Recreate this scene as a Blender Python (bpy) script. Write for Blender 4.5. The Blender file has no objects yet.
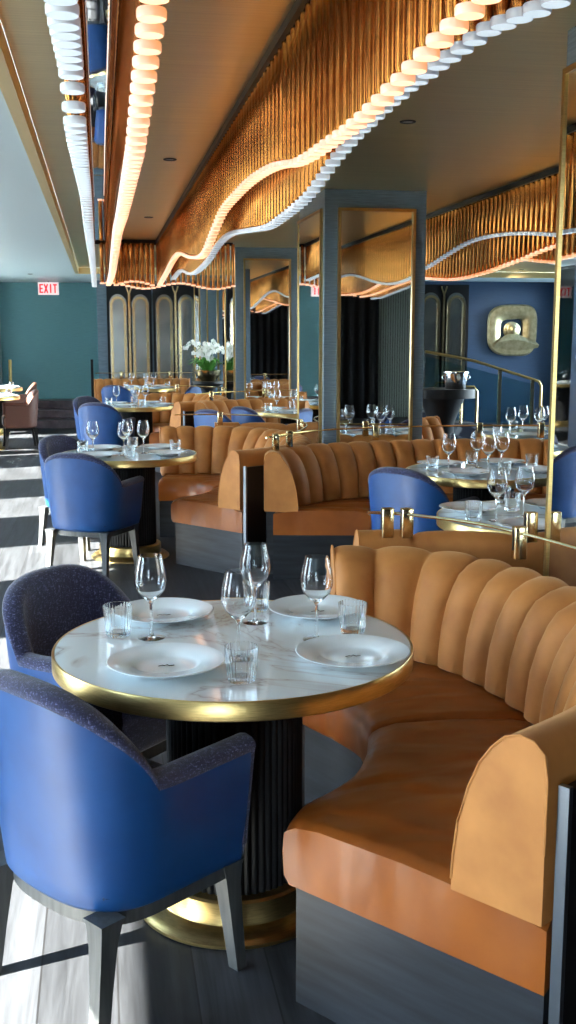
import bpy, bmesh, math, random
from mathutils import Vector, Matrix
random.seed(7)
S = bpy.context.scene
COL = S.collection
PI = math.pi
H = 1.587          # eye height
ZC = 2.61          # brass ceiling
ZB = 2.53          # painted ceiling

# ------------------------------------------------------------ materials
def newmat(name):
    m = bpy.data.materials.new(name); m.use_nodes = True
    nt = m.node_tree
    return m, nt, nt.nodes['Principled BSDF']
def setp(b, **k):
    for n, v in k.items():
        n = n.replace('_', ' ')
        for inp in b.inputs:
            if inp.name.lower() == n.lower():
                inp.default_value = v if not (isinstance(v, tuple) and len(v) == 3) else (*v, 1)
                break
def N(nt, t, **k):
    n = nt.nodes.new(t)
    for a, v in k.items(): setattr(n, a, v)
    return n
def plain(name, col, rough=.5, metal=0, **k):
    m, nt, b = newmat(name); setp(b, Base_Color=col, Roughness=rough, Metallic=metal, **k); return m
def coords(nt, scale=(1,1,1), rot=(0,0,0)):
    tc = N(nt, 'ShaderNodeTexCoord'); mp = N(nt, 'ShaderNodeMapping')
    nt.links.new(tc.outputs['Object'], mp.inputs[0]); mp.inputs['Scale'].default_value = scale
    mp.inputs['Rotation'].default_value = rot
    return mp.outputs[0]
def noise(nt, vec, scale, detail=4, rough=.5, dist=0):
    n = N(nt, 'ShaderNodeTexNoise'); n.inputs['Scale'].default_value = scale
    n.inputs['Detail'].default_value = detail; n.inputs['Roughness'].default_value = rough
    n.inputs['Distortion'].default_value = dist
    nt.links.new(vec, n.inputs['Vector']); return n.outputs['Fac']
def ramp(nt, fac, stops):
    r = N(nt, 'ShaderNodeValToRGB'); e = r.color_ramp.elements
    while len(e) < len(stops): e.new(.5)
    for el, (p, c) in zip(e, stops): el.position = p; el.color = (*c, 1)
    nt.links.new(fac, r.inputs[0]); return r.outputs[0]
def bump(nt, b, h, strength=.3, dist=.01):
    n = N(nt, 'ShaderNodeBump'); n.inputs['Strength'].default_value = strength
    n.inputs['Distance'].default_value = dist
    nt.links.new(h, n.inputs['Height']); nt.links.new(n.outputs[0], b.inputs['Normal'])
def textured(name, c1, c2, scale, rough, metal=0, vscale=(1,1,1), bs=0, bd=.004, lo=.3, hi=.7, detail=4, **k):
    m, nt, b = newmat(name); setp(b, Roughness=rough, Metallic=metal, **k)
    v = coords(nt, vscale); f = noise(nt, v, scale, detail)
    nt.links.new(ramp(nt, f, [(lo, c1), (hi, c2)]), b.inputs['Base Color'])
    if bs: bump(nt, b, f, bs, bd)
    return m

M = {}
M['velvet'] = textured('caramel velvet', (.34,.120,.022), (.45,.178,.038), 9, .7, bs=.15, bd=.006, Sheen_Weight=.25, Sheen_Roughness=.35, Sheen_Tint=(1,.7,.35))
# leather with soft creases
m, nt, b = newmat('cognac leather'); setp(b, Roughness=.34, Specular_IOR_Level=.45)
v = coords(nt); f = noise(nt, v, 5, 5); nt.links.new(ramp(nt, f, [(.3,(.20,.050,.007)),(.7,(.30,.086,.013))]), b.inputs['Base Color'])
v2 = coords(nt, (1,2.2,.6), (0,0,.7)); g = noise(nt, v2, 4, 1.2, .3, .35); bump(nt, b, g, .6, .05)
M['leather'] = m
M['blue_leather'] = textured('royal blue leather', (.004,.040,.155), (.007,.060,.21), 6, .42, bs=.08, bd=.004, Specular_IOR_Level=.45)
m, nt, b = newmat('navy boucle'); setp(b, Roughness=.9, Sheen_Weight=.3)
v = coords(nt, (300,300,80)); f = noise(nt, v, 1, 2, .6); v2 = coords(nt, (90,90,320)); f2 = noise(nt, v2, 1, 2, .6)
mx = N(nt, 'ShaderNodeMath', operation='MULTIPLY'); nt.links.new(f, mx.inputs[0]); nt.links.new(f2, mx.inputs[1])
nt.links.new(ramp(nt, mx.outputs[0], [(.22,(.006,.008,.040)),(.29,(.013,.015,.065)),(.46,(.15,.165,.33))]), b.inputs['Base Color'])
bump(nt, b, mx.outputs[0], .6, .004)
M['boucle'] = m
M['ash'] = textured('dark grey stained ash', (.035,.038,.04), (.075,.08,.082), 3, .42, vscale=(18,18,1.2), bs=.2, bd=.002, detail=6)
M['plinth'] = textured('charcoal stained oak', (.003,.004,.006), (.017,.021,.029), 2.2, .5, vscale=(1.5,1.5,16), bs=.25, bd=.002, detail=7, lo=.35, hi=.7)
M['black'] = plain('black lacquer', (.004,.004,.005), .42, Specular_IOR_Level=.3)
M['black_satin'] = plain('black satin flutes', (.003,.003,.004), .6, Specular_IOR_Level=.25)
M['black_matte'] = plain('black drape', (.004,.005,.007), .9)
M['brass'] = textured('brushed brass', (.50,.35,.13), (.68,.49,.2), 30, .3, 1, vscale=(1,1,14))
M['brass_satin'] = plain('satin brass trim', (.78,.62,.33), .42, .9)
M['brass_pale'] = plain('polished pale brass', (.80,.66,.38), .16, 1)
M['rod'] = textured('bronze rod', (.42,.145,.03), (.60,.25,.06), 3, .24, 1, vscale=(1,1,4))
M['chrome'] = plain('polished chrome', (.75,.77,.8), .12, 1)
M['steel'] = plain('brushed steel edge', (.22,.24,.27), .35, 1)
M['mirror'] = plain('mirror glass', (.86,.9,.9), .015, 1)
M['antique'] = textured('smoked mirror glass', (.26,.30,.31), (.42,.45,.44), 4, .22, 1)
M['porcelain'] = plain('white porcelain', (.82,.91,.95), .12, 0, Coat_Weight=.6)
# ceiling brass
m, nt, b = newmat('brushed brass ceiling panel'); setp(b, Metallic=1.0)
v = coords(nt, (1.2,90,1)); f = noise(nt, v, 1.2, 6, .6)
nt.links.new(ramp(nt, f, [(.3,(.78,.62,.30)),(.7,(.95,.80,.46))]), b.inputs['Base Color'])
rr = N(nt, 'ShaderNodeMapRange'); rr.inputs['To Min'].default_value=.24; rr.inputs['To Max'].default_value=.4
nt.links.new(f, rr.inputs[0]); nt.links.new(rr.outputs[0], b.inputs['Roughness']); bump(nt, b, f, .12, .002)
M['ceil_brass'] = m
M['ceil_blue'] = plain('grey blue painted ceiling', (.48,.60,.66), .4, 0)
# grasscloth
def grass(name, c1, c2):
    m, nt, b = newmat(name); setp(b, Roughness=.55, Sheen_Weight=.2)
    v = coords(nt, (6,6,170)); f = noise(nt, v, 1, 5, .65); v2 = coords(nt, (1,1,1)); g = noise(nt, v2, 3, 2)
    nt.links.new(ramp(nt, f, [(.32,c1),(.68,c2)]), b.inputs['Base Color']); bump(nt, b, f, .3, .003); return m
M['grass'] = grass('slate blue grasscloth', (.055,.095,.135), (.15,.215,.27))
M['grass_blue'] = grass('deep blue wallcovering', (.004,.030,.085), (.008,.046,.12))
M['grass_teal'] = grass('teal silk wallcovering', (.06,.19,.235), (.085,.25,.29))
M['ribbed'] = plain('ribbed grey green panelling', (.30,.36,.33), .3)
M['wall_dark'] = plain('dark navy plaster', (.012,.02,.035), .6)
# floor planks
m, nt, b = newmat('grey oak planks'); setp(b, Roughness=.55, Specular_IOR_Level=.35)
tc = N(nt, 'ShaderNodeTexCoord'); mp = N(nt, 'ShaderNodeMapping'); nt.links.new(tc.outputs['Object'], mp.inputs[0])
mp.inputs['Rotation'].default_value = (0,0,PI/2)
br = N(nt, 'ShaderNodeTexBrick'); nt.links.new(mp.outputs[0], br.inputs['Vector'])
br.offset = .37; br.inputs['Scale'].default_value = 1; br.inputs['Brick Width'].default_value = 1.6
br.inputs['Row Height'].default_value = .19; br.inputs['Mortar Size'].default_value = .0025
br.inputs['Color1'].default_value = (.016,.017,.020,1); br.inputs['Color2'].default_value = (.034,.036,.042,1)
br.inputs['Mortar'].default_value = (.008,.008,.009,1)
v = coords(nt, (26,1.6,1)); f = noise(nt, v, 1, 7, .62, .6)
gr = ramp(nt, f, [(.3,(.45,.45,.46)),(.62,(1.5,1.5,1.5))])
mix = N(nt, 'ShaderNodeMix', data_type='RGBA', blend_type='MULTIPLY'); mix.inputs[0].default_value = 1
nt.links.new(br.outputs['Color'], mix.inputs[6]); nt.links.new(gr, mix.inputs[7])
nt.links.new(mix.outputs[2], b.inputs['Base Color']); bump(nt, b, f, .25, .002)
M['floor'] = m
M['stone'] = textured('dark burgundy stone', (.015,.008,.012), (.075,.05,.06), 7, .3)
M['carpet'] = textured('patterned stair carpet', (.01,.015,.03), (.16,.18,.2), 6, .9, lo=.48, hi=.56)
# marble
m, nt, b = newmat('white marble'); setp(b, Roughness=.06, Coat_Weight=.5)
v = coords(nt); f = noise(nt, v, 1.5, 5, .55, 1.2)
w = N(nt, 'ShaderNodeMath', operation='SUBTRACT'); nt.links.new(f, w.inputs[0]); w.inputs[1].default_value = .5
w2 = N(nt, 'ShaderNodeMath', operation='ABSOLUTE'); nt.links.new(w.outputs[0], w2.inputs[0])
nt.links.new(ramp(nt, w2.outputs[0], [(.0,(.48,.44,.42)),(.005,(.68,.68,.68)),(.03,(.78,.85,.87))]), b.inputs['Base Color'])
M['marble'] = m
# glass (clear, lets daylight through)
def glassmat(name, tint, transp, rough=0.0, flute=False):
    m = bpy.data.materials.new(name); m.use_nodes = True; nt = m.node_tree; nt.nodes.clear()
    out = N(nt, 'ShaderNodeOutputMaterial'); tr = N(nt, 'ShaderNodeBsdfTransparent'); tr.inputs[0].default_value = (*tint,1)
    gl = N(nt, 'ShaderNodeBsdfGlossy'); gl.inputs['Roughness'].default_value = rough
    fr = N(nt, 'ShaderNodeFresnel'); fr.inputs[0].default_value = 1.5
    ad = N(nt, 'ShaderNodeMath', operation='MULTIPLY_ADD'); ad.inputs[1].default_value = 1.0; ad.inputs[2].default_value = transp
    nt.links.new(fr.outputs[0], ad.inputs[0])
    mx = N(nt, 'ShaderNodeMixShader'); nt.links.new(ad.outputs[0], mx.inputs[0])
    nt.links.new(tr.outputs[0], mx.inputs[1]); nt.links.new(gl.outputs[0], mx.inputs[2]); nt.links.new(mx.outputs[0], out.inputs[0])
    return m
M['pane'] = glassmat('window glass', (.95,.98,.98), .02)
M['rail_glass'] = glassmat('balustrade glass', (.62,.80,.80), .04)
m, nt, b = newmat('crystal'); setp(b, Base_Color=(.98,.995,1), Roughness=0, Transmission_Weight=1, IOR=1.38, Specular_IOR_Level=.7); M['crystal'] = m
m, nt, b = newmat('pressed tumbler glass'); setp(b, Base_Color=(.96,.99,1), Roughness=.03, Transmission_Weight=1, IOR=1.3, Specular_IOR_Level=.8); M['pressed_glass'] = m
def emit(name, col, st, base=(.7,.7,.7)):
    m, nt, b = newmat(name); setp(b, Base_Color=base, Roughness=.5, Emission_Color=col, Emission_Strength=st); return m
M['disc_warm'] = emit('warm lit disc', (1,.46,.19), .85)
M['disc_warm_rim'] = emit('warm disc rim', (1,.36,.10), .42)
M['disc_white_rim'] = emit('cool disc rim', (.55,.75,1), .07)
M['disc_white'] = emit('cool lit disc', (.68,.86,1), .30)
M['exit_red'] = emit('exit sign red', (1,.0,.02), .4, (.6,.0,.01))
M['exit_white'] = emit('exit sign white', (1,.75,.75), .25)
M['lamp_off'] = plain('recessed lamp lens', (.35,.33,.3), .3)
M['leaf'] = plain('orchid leaf', (.04,.16,.02), .45)
M['petal'] = plain('white orchid petal', (.8,.82,.8), .5)
M['bronze_art'] = textured('brushed bronze relief', (.42,.36,.2), (.66,.60,.38), 12, .33, .9, vscale=(1,1,1), bs=.2)
M['frame_metal'] = plain('dark window frame', (.05,.055,.06), .4, .6)
M['brown_leather'] = plain('brown leather', (.12,.05,.035), .5)
M['wine_cloth'] = plain('plum napkin', (.18,.05,.06), .8)

# ------------------------------------------------------------ mesh helpers
class MB:
    def __init__(s): s.bm = bmesh.new(); s.mats = []; s.mi = 0
    def box(s, lo, hi, bev=0, mat=None):
        x0,y0,z0 = lo; x1,y1,z1 = hi
        r = bmesh.ops.create_cube(s.bm, size=1)
        bmesh.ops.scale(s.bm, vec=(abs(x1-x0),abs(y1-y0),abs(z1-z0)), verts=r['verts'])
        bmesh.ops.translate(s.bm, vec=((x0+x1)/2,(y0+y1)/2,(z0+z1)/2), verts=r['verts'])
        if mat is not None: bmesh.ops.transform(s.bm, matrix=mat, verts=r['verts'])
        if bev:
            es = list({e for v in r['verts'] for e in v.link_edges})
            bmesh.ops.bevel(s.bm, geom=es, offset=bev, segments=3, affect='EDGES', profile=.5)
        return s
    def grid(s, rows, close_u=False, close_v=False, flip=False):
        R = [[s.bm.verts.new(p) for p in r] for r in rows]; n = len(R); m = len(R[0])
        for i in range(n if close_v else n-1):
            for j in range(m if close_u else m-1):
                a,b_,c,d = R[i][j],R[i][(j+1)%m],R[(i+1)%n][(j+1)%m],R[(i+1)%n][j]
                q = [a,b_,c,d] if not flip else [d,c,b_,a]
                u = []
                for x in q:
                    if x not in u: u.append(x)
                try: s.bm.faces.new(u)
                except ValueError: pass
        return R
    def cap(s, vs):
        try: return s.bm.faces.new(vs)
        except ValueError: return None
    def lathe(s, prof, seg=32, loc=(0,0,0), closed=False, rad=None):
        rows = []
        for (r, z) in prof:
            rows.append([(loc[0]+(r*(rad(a) if rad else 1))*math.cos(a), loc[1]+(r*(rad(a) if rad else 1))*math.sin(a), loc[2]+z)
                         for a in [2*PI*k/seg for k in range(seg)]])
        R = s.grid(rows, close_u=True, close_v=closed)
        if not closed:
            if prof[0][0] > 1e-6: s.cap(list(reversed(R[0])))
            if prof[-1][0] > 1e-6: s.cap(R[-1])
        bmesh.ops.remove_doubles(s.bm, verts=[v for r in (R[0],R[-1]) for v in r], dist=1e-6)
        return s
    def tube(s, pts, r, seg=8, r_end=None, caps=True):
        P = [Vector(p) for p in pts]; rows = []; up = Vector((0,0,1))
        for i, p in enumerate(P):
            t = (P[min(i+1,len(P)-1)]-P[max(i-1,0)]).normalized()
            u = up if abs(t.dot(up)) < .95 else Vector((1,0,0))
            a = t.cross(u).normalized(); b_ = t.cross(a).normalized()
            rr = r if r_end is None else r+(r_end-r)*i/(len(P)-1)
            rows.append([p+a*rr*math.cos(k*2*PI/seg)+b_*rr*math.sin(k*2*PI/seg) for k in range(seg)])
        R = s.grid(rows, close_u=True)
        if caps: s.cap(list(reversed(R[0]))); s.cap(R[-1])
        return s
    def prism(s, outline, a, b_, axis='z'):
        def pt(u, v, w):
            return {'z':(u,v,w),'y':(u,w,v),'x':(w,u,v)}[axis]
        A = [s.bm.verts.new(pt(u,v,a)) for u,v in outline]; B = [s.bm.verts.new(pt(u,v,b_)) for u,v in outline]
        n = len(A); s.cap(A); s.cap(list(reversed(B)))
        for i in range(n): s.cap([A[i],A[(i+1)%n],B[(i+1)%n],B[i]])
        return s
    def sweep(s, path, half, closed=False, nrm=None):
        """rectangular section swept along path (list of 3D), section half sizes (side, normal)"""
        P = [Vector(p) for p in path]; rows = []; n = len(P)
        for i, p in enumerate(P):
            if closed: t = (P[(i+1)%n]-P[i-1]).normalized()
            else: t = (P[min(i+1,n-1)]-P[max(i-1,0)]).normalized()
            nn = Vector(nrm); a = t.cross(nn).normalized()
            rows.append([p+a*half[0]+nn*half[1], p-a*half[0]+nn*half[1], p-a*half[0]-nn*half[1], p+a*half[0]-nn*half[1]])
        R = s.grid(rows, close_u=True, close_v=closed)
        if not closed: s.cap(list(reversed(R[0]))); s.cap(R[-1])
        return s
    def build(s, name, mat, parent=None, smooth=True, angle=40, loc=None, rot=0):
        bm = s.bm
        bmesh.ops.recalc_face_normals(bm, faces=bm.faces)
        me = bpy.data.meshes.new(name)
        if smooth:
            for f in bm.faces: f.smooth = True
            for e in bm.edges:
                if len(e.link_faces) == 2 and e.calc_face_angle(0) > math.radians(angle): e.smooth = False
        bm.to_mesh(me); bm.free()
        me.materials.append(mat)
        o = bpy.data.objects.new(name, me); COL.objects.link(o)
        if parent: o.parent = parent
        if loc: o.location = loc
        o.rotation_euler.z = rot
        return o
def tag(o, label=None, cat=None, group=None, kind=None):
    if label: o['label'] = label
    if cat: o['category'] = cat
    if group: o['group'] = group
    if kind: o['kind'] = kind
    return o
def thing(name, label, cat, loc=(0,0,0), rz=0, group=None):
    o = bpy.data.objects.new(name, None); COL.objects.link(o); o.location = loc; o.rotation_euler.z = rz
    o.empty_display_size = .1
    return tag(o, label, cat, group)
def struct(o): o['kind'] = 'structure'; return o
def kids(o): return [c for c in bpy.data.objects if c.parent == o]
def copy_tree(o, parent=None):
    c = o.copy(); COL.objects.link(c); c.parent = parent
    for ch in KID.get(o.name, []): copy_tree(ch, c)
    return c
KID = {}
def dup(root, loc, rz, label, group=None):
    if not KID.get(root.name):
        for o in bpy.data.objects:
            if o.parent: KID.setdefault(o.parent.name, []).append(o) if o not in KID.get(o.parent.name, []) else None
    c = copy_tree(root); c.location = loc; c.rotation_euler.z = rz; c['label'] = label
    if group: c['group'] = group
    return c
def catmull(P, n):
    P = [Vector(p) for p in P]; Q = [2*P[0]-P[1]]+P+[2*P[-1]-P[-2]]; out = []
    for i in range(1, len(Q)-2):
        for k in range(12):
            t = k/12; a,b_,c,d = Q[i-1],Q[i],Q[i+1],Q[i+2]
            out.append(.5*((2*b_)+(c-a)*t+(2*a-5*b_+4*c-d)*t*t+(3*b_-a-3*c+d)*t*t*t))
    out.append(P[-1])
    L = [0]
    for i in range(1, len(out)): L.append(L[-1]+(out[i]-out[i-1]).length)
    res = []; j = 0
    for k in range(n):
        s_ = L[-1]*k/(n-1)
        while j < len(L)-2 and L[j+1] < s_: j += 1
        f = (s_-L[j])/max(1e-9, L[j+1]-L[j]); res.append(out[j].lerp(out[j+1], min(1,f)))
    return res, L[-1]
def interp(T, x):
    if x <= T[0][0]: return T[0][1]
    if x >= T[-1][0]: return T[-1][1]
    n = len(T)
    def slope(i):
        a, b_ = max(i-1,0), min(i+1,n-1); return (T[b_][1]-T[a][1])/(T[b_][0]-T[a][0])
    for i in range(n-1):
        if x <= T[i+1][0]:
            h = T[i+1][0]-T[i][0]; t = (x-T[i][0])/h
            return (2*t**3-3*t*t+1)*T[i][1]+(t**3-2*t*t+t)*h*slope(i)+(3*t*t-2*t**3)*T[i+1][1]+(t**3-t*t)*h*slope(i+1)

# ------------------------------------------------------------ the room
X0, X1, Y0, YF = -3.2, 8.2, -5.0, 20.5
struct(MB().box((X0-.3,Y0-.3,-.12),(X1+.3,YF+.3,0)).build('floor', M['floor'], smooth=False))
# brass ceiling and painted ceiling strips
TX = -.275
struct(MB().box((TX-.02,Y0,ZC),(X1,17.3,ZC+.1)).build('ceiling', M['ceil_brass'], smooth=False))
struct(MB().box((X0-.1,Y0-.3,ZB),(TX-.055,YF+.3,ZB+.25)).build('ceiling_left', M['ceil_blue'], smooth=False))
struct(MB().box((TX-.055,17.35,ZB),(X1+.3,YF+.3,ZB+.25)).build('ceiling_far', M['ceil_blue'], smooth=False))
tb = MB(); tb.box((TX-.075,Y0,ZB-.012),(TX-.02,17.3,ZC-.001)); tb.box((TX-.052,17.3,ZB-.012),(X1,17.345,ZC-.001))
struct(tb.build('trim_1', M['brass_satin'], smooth=False))
# left window wall: piers between floor to ceiling openings
op = []; y = -4.1
while y < 18.2: op.append((y, y+1.25)); y += 2.6
edges = [Y0-.3]+[v for o in op for v in o]+[YF+.3]
wl = MB()
for a, b_ in zip(edges[::2], edges[1::2]): wl.box((X0-.1,a,0),(X0,b_,ZB))
struct(wl.build('wall_left', M['grass_blue'], smooth=False))
for i, (a, b_) in enumerate(op):
    f = MB(); f.box((X0-.09,a,0),(X0-.03,a+.03,ZB)); f.box((X0-.09,b_-.03,0),(X0-.03,b_,ZB)); f.box((X0-.09,a,0),(X0-.03,b_,.05)); f.box((X0-.09,a,ZB-.03),(X0-.03,b_,ZB))
    w_ = struct(f.build('window_%d'%(i+1), M['frame_metal'], smooth=False))
    struct(MB().box((X0-.066,a+.03,.05),(X0-.054,b_-.03,ZB-.03)).build('window_glass', M['pane'], w_, smooth=False))
# wall behind the camera: window bays left, dark drape right
wb = MB(); wb.box((X0,Y0-.3,0),(-2.7,Y0,ZB)); wb.box((-1.1,Y0-.3,0),(X1+.3,Y0,ZB+.2)); wb.box((-2.7,Y0-.3,2.4),(X1,Y0,ZB+.2)); 
struct(wb.build('wall_back', M['wall_dark'], smooth=False))
for i, (a, b_) in enumerate(((-2.7,-1.1),)):
    f = MB(); f.box((a,Y0-.2,0),(a+.05,Y0-.1,2.4)); f.box((b_-.05,Y0-.2,0),(b_,Y0-.1,2.4)); f.box((a,Y0-.2,0),(b_,Y0-.1,.06)); f.box((a,Y0-.2,2.34),(b_,Y0-.1,2.4))
    w_ = struct(f.build('window_%d'%(i+20), M['frame_metal'], smooth=False))
    struct(MB().box((a+.05,Y0-.156,.06),(b_-.05,Y0-.144,2.34)).build('window_glass', M['pane'], w_, smooth=False))
wr = MB(); wr.box((X1,Y0-.3,0),(X1+.1,8,ZC+.1)); wr.box((X1,12.6,0),(X1+.1,13.0,ZC+.1)); wr.box((X1,18.7,0),(X1+.1,YF+.3,ZC+.1)); wr.box((X1,8,2.5),(X1+.1,18.7,ZC+.1))
struct(wr.build('wall_right', M['grass_blue'], smooth=False))
for i, (a, b_) in enumerate(((8,12.6),(13.0,18.7))):  # windows added out of view to brighten the right room and brass ceiling
    f = MB(); f.box((X1+.02,a,0),(X1+.08,a+.04,2.5)); f.box((X1+.02,b_-.04,0),(X1+.08,b_,2.5)); f.box((X1+.02,a,0),(X1+.08,b_,.05)); f.box((X1+.02,a,2.46),(X1+.08,b_,2.5)); f.box((X1+.02,(a+b_)/2-.02,0),(X1+.08,(a+b_)/2+.02,2.5))
    w_ = struct(f.build('window_%d'%(i+30), M['frame_metal'], smooth=False))
    struct(MB().box((X1+.044,a+.04,.05),(X1+.056,b_-.04,2.46)).build('window_glass', M['pane'], w_, smooth=False))
rp = MB()
for k in range(60): rp.box((5.3+k*.048,Y0,0),(5.33+k*.048,Y0+.03,2.5),.006)
struct(rp.build('wall_back_ribbing', M['ribbed'], smooth=False))
struct(MB().box((X0,YF,0),(-.04,YF+.3,ZB)).build('wall_far', M['grass_teal'], smooth=False))
wf = MB(); wf.box((-.04,19.6,0),(1.95,YF+.3,ZB)); 
struct(wf.build('wall_middle', M['grass'], smooth=False))
struct(MB().box((1.95,18.9,0),(X1,19.3,ZB)).build('wall_alcove', M['grass_blue'], smooth=False))
# dark jamb beside the far wall
jb = MB(); jb.box((X0,20.2,0),(-1.78,YF,ZB)); 
struct(jb.build('wall_jamb', M['grass'], smooth=False))
# steps
st = MB()
for k in range(3): st.box((X0,19.0+.5*k,.14*k),(-.05,YF,.14*(k+1)),.008)
struct(st.build('steps', M['stone'], smooth=False))

# ------------------------------------------------------------ square columns clad in grasscloth with mirrors
CX0, CX1 = 1.60, 2.35
def column(yn, n, desc):
    t = thing('square_column', desc, 'column', ((CX0+CX1)/2, yn+.5, 0), 0)
    cx, cy = (CX0+CX1)/2, yn+.5
    MB().box((CX0-cx,-.5,0),(CX1-cx,.5,ZC)).build('shaft', M['grass'], t, smooth=False)
    # front mirror
    a, b_, z0, z1 = 1.715-cx, 2.245-cx, .25, 2.46
    def frame(mk, w=.028, d=.022):
        f = MB(); return f
    f = MB(); w = .02
    f.box((a-w,-.535,z0-w),(a,-.5,z1+w)); f.box((b_,-.535,z0-w),(b_+w,-.5,z1+w)); f.box((a,-.535,z1),(b_,-.5,z1+w)); f.box((a,-.535,z0-w),(b_,-.5,z0))
    fr = f.build('mirror_frame', M['brass'], t, smooth=False)
    MB().box((a,-.515,z0),(b_,-.5,z1)).build('mirror_glass', M['mirror'], fr, smooth=False)
    # left side mirror
    f = MB(); x = CX0-cx; c, d = -.42, .46
    f.box((x-.022,c-w,z0-w),(x,c,z1+w)); f.box((x-.022,d,z0-w),(x,d+w,z1+w)); f.box((x-.022,c,z1),(x,d,z1+w)); f.box((x-.022,c,z0-w),(x,d,z0))
    fr = f.build('mirror_frame', M['brass'], t, smooth=False)
    MB().box((x-.015,c,z0),(x,d,z1)).build('mirror_glass', M['mirror'], fr, smooth=False)
    return t
column(2.68, 1, 'slate blue column with brass framed mirror at the right edge beside the velvet banquette')
column(7.77, 2, 'wide slate blue column with two brass framed mirrors, nearest of those seen in full')
column(13.0, 3, 'slate blue column with brass framed mirrors, further back behind the orange banquettes')
column(17.6, 4, 'far slate blue column behind the orchid')

# ------------------------------------------------------------ chandeliers of hanging rods
def rod_mesh(): return None
ROD = {}
def get_rod(L):
    L = round(L*400)/400
    if L not in ROD:
        b1 = MB(); b1.lathe([(0,0),(.016,.004),(.021,.02),(.021,L)], 12)
        o = b1.build('rod_proto', M['rod']); ROD[L] = o.data; bpy.data.objects.remove(o)
    return ROD[L], L
def two_tone(o, rim):
    o.data.materials.append(rim)
    for p_ in o.data.polygons:
        if p_.normal.z > -.8: p_.material_index = 1
dm = {}
for k, mt, rm in (('w', M['disc_warm'], M['disc_warm_rim']), ('c', M['disc_white'], M['disc_white_rim'])):
    b1 = MB(); b1.lathe([(0,0),(.0255,0),(.027,.003),(.027,.015),(.0255,.018),(0,.018)], 20); o = b1.build('disc_proto', mt); two_tone(o, rm); dm[k] = o.data; bpy.data.objects.remove(o)
def chandelier(label, curtains, rails, mirrors, cam=(0,0), zref=ZC):
    t = thing('rod_chandelier', label, 'chandelier', (curtains[0][0][0][0], curtains[0][0][0][1], 0))
    off = t.location.copy()
    rl = MB()
    for lo, hi in rails: rl.box((lo[0]-off.x,lo[1]-off.y,zref-.035),(hi[0]-off.x,hi[1]-off.y,zref-.001))
    rl.build('ceiling_channel', M['black'], t, smooth=False)
    for lo, hi in mirrors:
        MB().box((lo[0]-off.x,lo[1]-off.y,zref-.012),(hi[0]-off.x,hi[1]-off.y,zref-.001)).build('mirror_strip', M['mirror'], t, smooth=False)
    allr = []
    for pts, kind in curtains:
        for (x, y_, z) in pts: allr.append((math.hypot(x-cam[0], y_-cam[1]) + (50 if y_ < 1.7 else 0), x, y_, z, kind))
    allr.sort()
    for _, x, y_, z, kind in allr[:100]:
        me, L = get_rod(zref-.02-z)
        r = bpy.data.objects.new('hanging_rod', me); COL.objects.link(r); r.parent = t; r.location = (x-off.x, y_-off.y, zref-.02-L)
        d = bpy.data.objects.new('lit_disc' if kind == 'w' else 'pale_disc', dm[kind]); COL.objects.link(d); d.parent = r; d.location = (0,0,-.012)
    rest = {'w': MB(), 'c': MB()}; rr = MB()
    for _, x, y_, z, kind in allr[100:]:
        rr.lathe([(.006,z),(.021,z+.02),(.021,zref-.02)], 8, (x-off.x,y_-off.y,0))
        rest[kind].lathe([(.0265,z-.012),(.0265,z+.006)], 14, (x-off.x,y_-off.y,0))
    tag(rr.build('hanging_rods_beyond', M['rod'], t), kind='stuff')
    for k, nm in (('w','lit_discs_beyond'),('c','pale_discs_beyond')):
        if len(rest[k].bm.verts): ob = tag(rest[k].build(nm, M['disc_warm'] if k == 'w' else M['disc_white'], t), kind='stuff'); two_tone(ob, M['disc_warm_rim'] if k == 'w' else M['disc_white_rim'])
    return t
def line_y(x, ya, yb, T, sp=.0865):
    n = int((yb-ya)/sp); return [(x, ya+k*sp, interp(T, ya+k*sp)) for k in range(n+1)]
def line_x(y_, xa, xb, z, amp=.04, ph=0, sp=.056):
    n = int((xb-xa)/sp); return [(xa+k*sp, y_, z+amp*math.sin(k*.45+ph)) for k in range(n+1)]
RW = [(0.2,2.22),(1.0,2.19),(1.948,2.155),(2.16,2.147),(2.5,2.13),(2.76,2.122),(3.136,2.129),(3.58,2.147),(4.128,2.209),(4.69,2.242),(5.27,2.248),(5.88,2.233),(6.4,2.163),(6.97,2.091),(7.83,2.132),(9.26,2.254),(10.97,2.187),(12.3,2.125)]
RC = [(0.2,2.12),(1.2,2.14),(1.997,2.187),(2.27,2.22),(2.66,2.232),(2.95,2.236),(3.47,2.219),(3.81,2.189),(4.23,2.134),(4.5,2.118),(4.88,2.109),(5.32,2.107),(6.05,2.156),(6.87,2.209),(7.56,2.202),(8.42,2.137),(9.75,2.123),(11.1,2.227),(12.4,2.204)]
LW = [(0.2,2.25),(1.2,2.2),(2.0,2.15),(2.39,2.12),(3.0,2.075),(3.3,2.075),(4.7,2.09),(6.0,2.12),(8.5,2.06),(12.3,2.13)]
LC = [(0.2,2.05),(1.0,2.08),(1.86,2.10),(2.45,2.14),(2.74,2.09),(3.5,2.12),(5.1,2.2),(6.1,2.17),(9.7,2.2),(12.3,2.12)]
def mul(T, s_): return [(a*s_, H+(z-H)*s_) for a, z in T]
cA = [(line_y(.66, .3, 12.2, RW), 'w'), (line_y(.82, .3, 12.35, RC), 'c'), (line_y(.105, .3, 12.2, LW), 'w'), (line_y(-.045, .3, 12.35, LC), 'c'),
      (line_x(12.2, .19, .62, 2.13), 'w'), (line_x(12.36, .04, 1.5, 2.13, .03, 1), 'w'), (line_x(.3, .19, .62, 2.2), 'w')]
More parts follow.
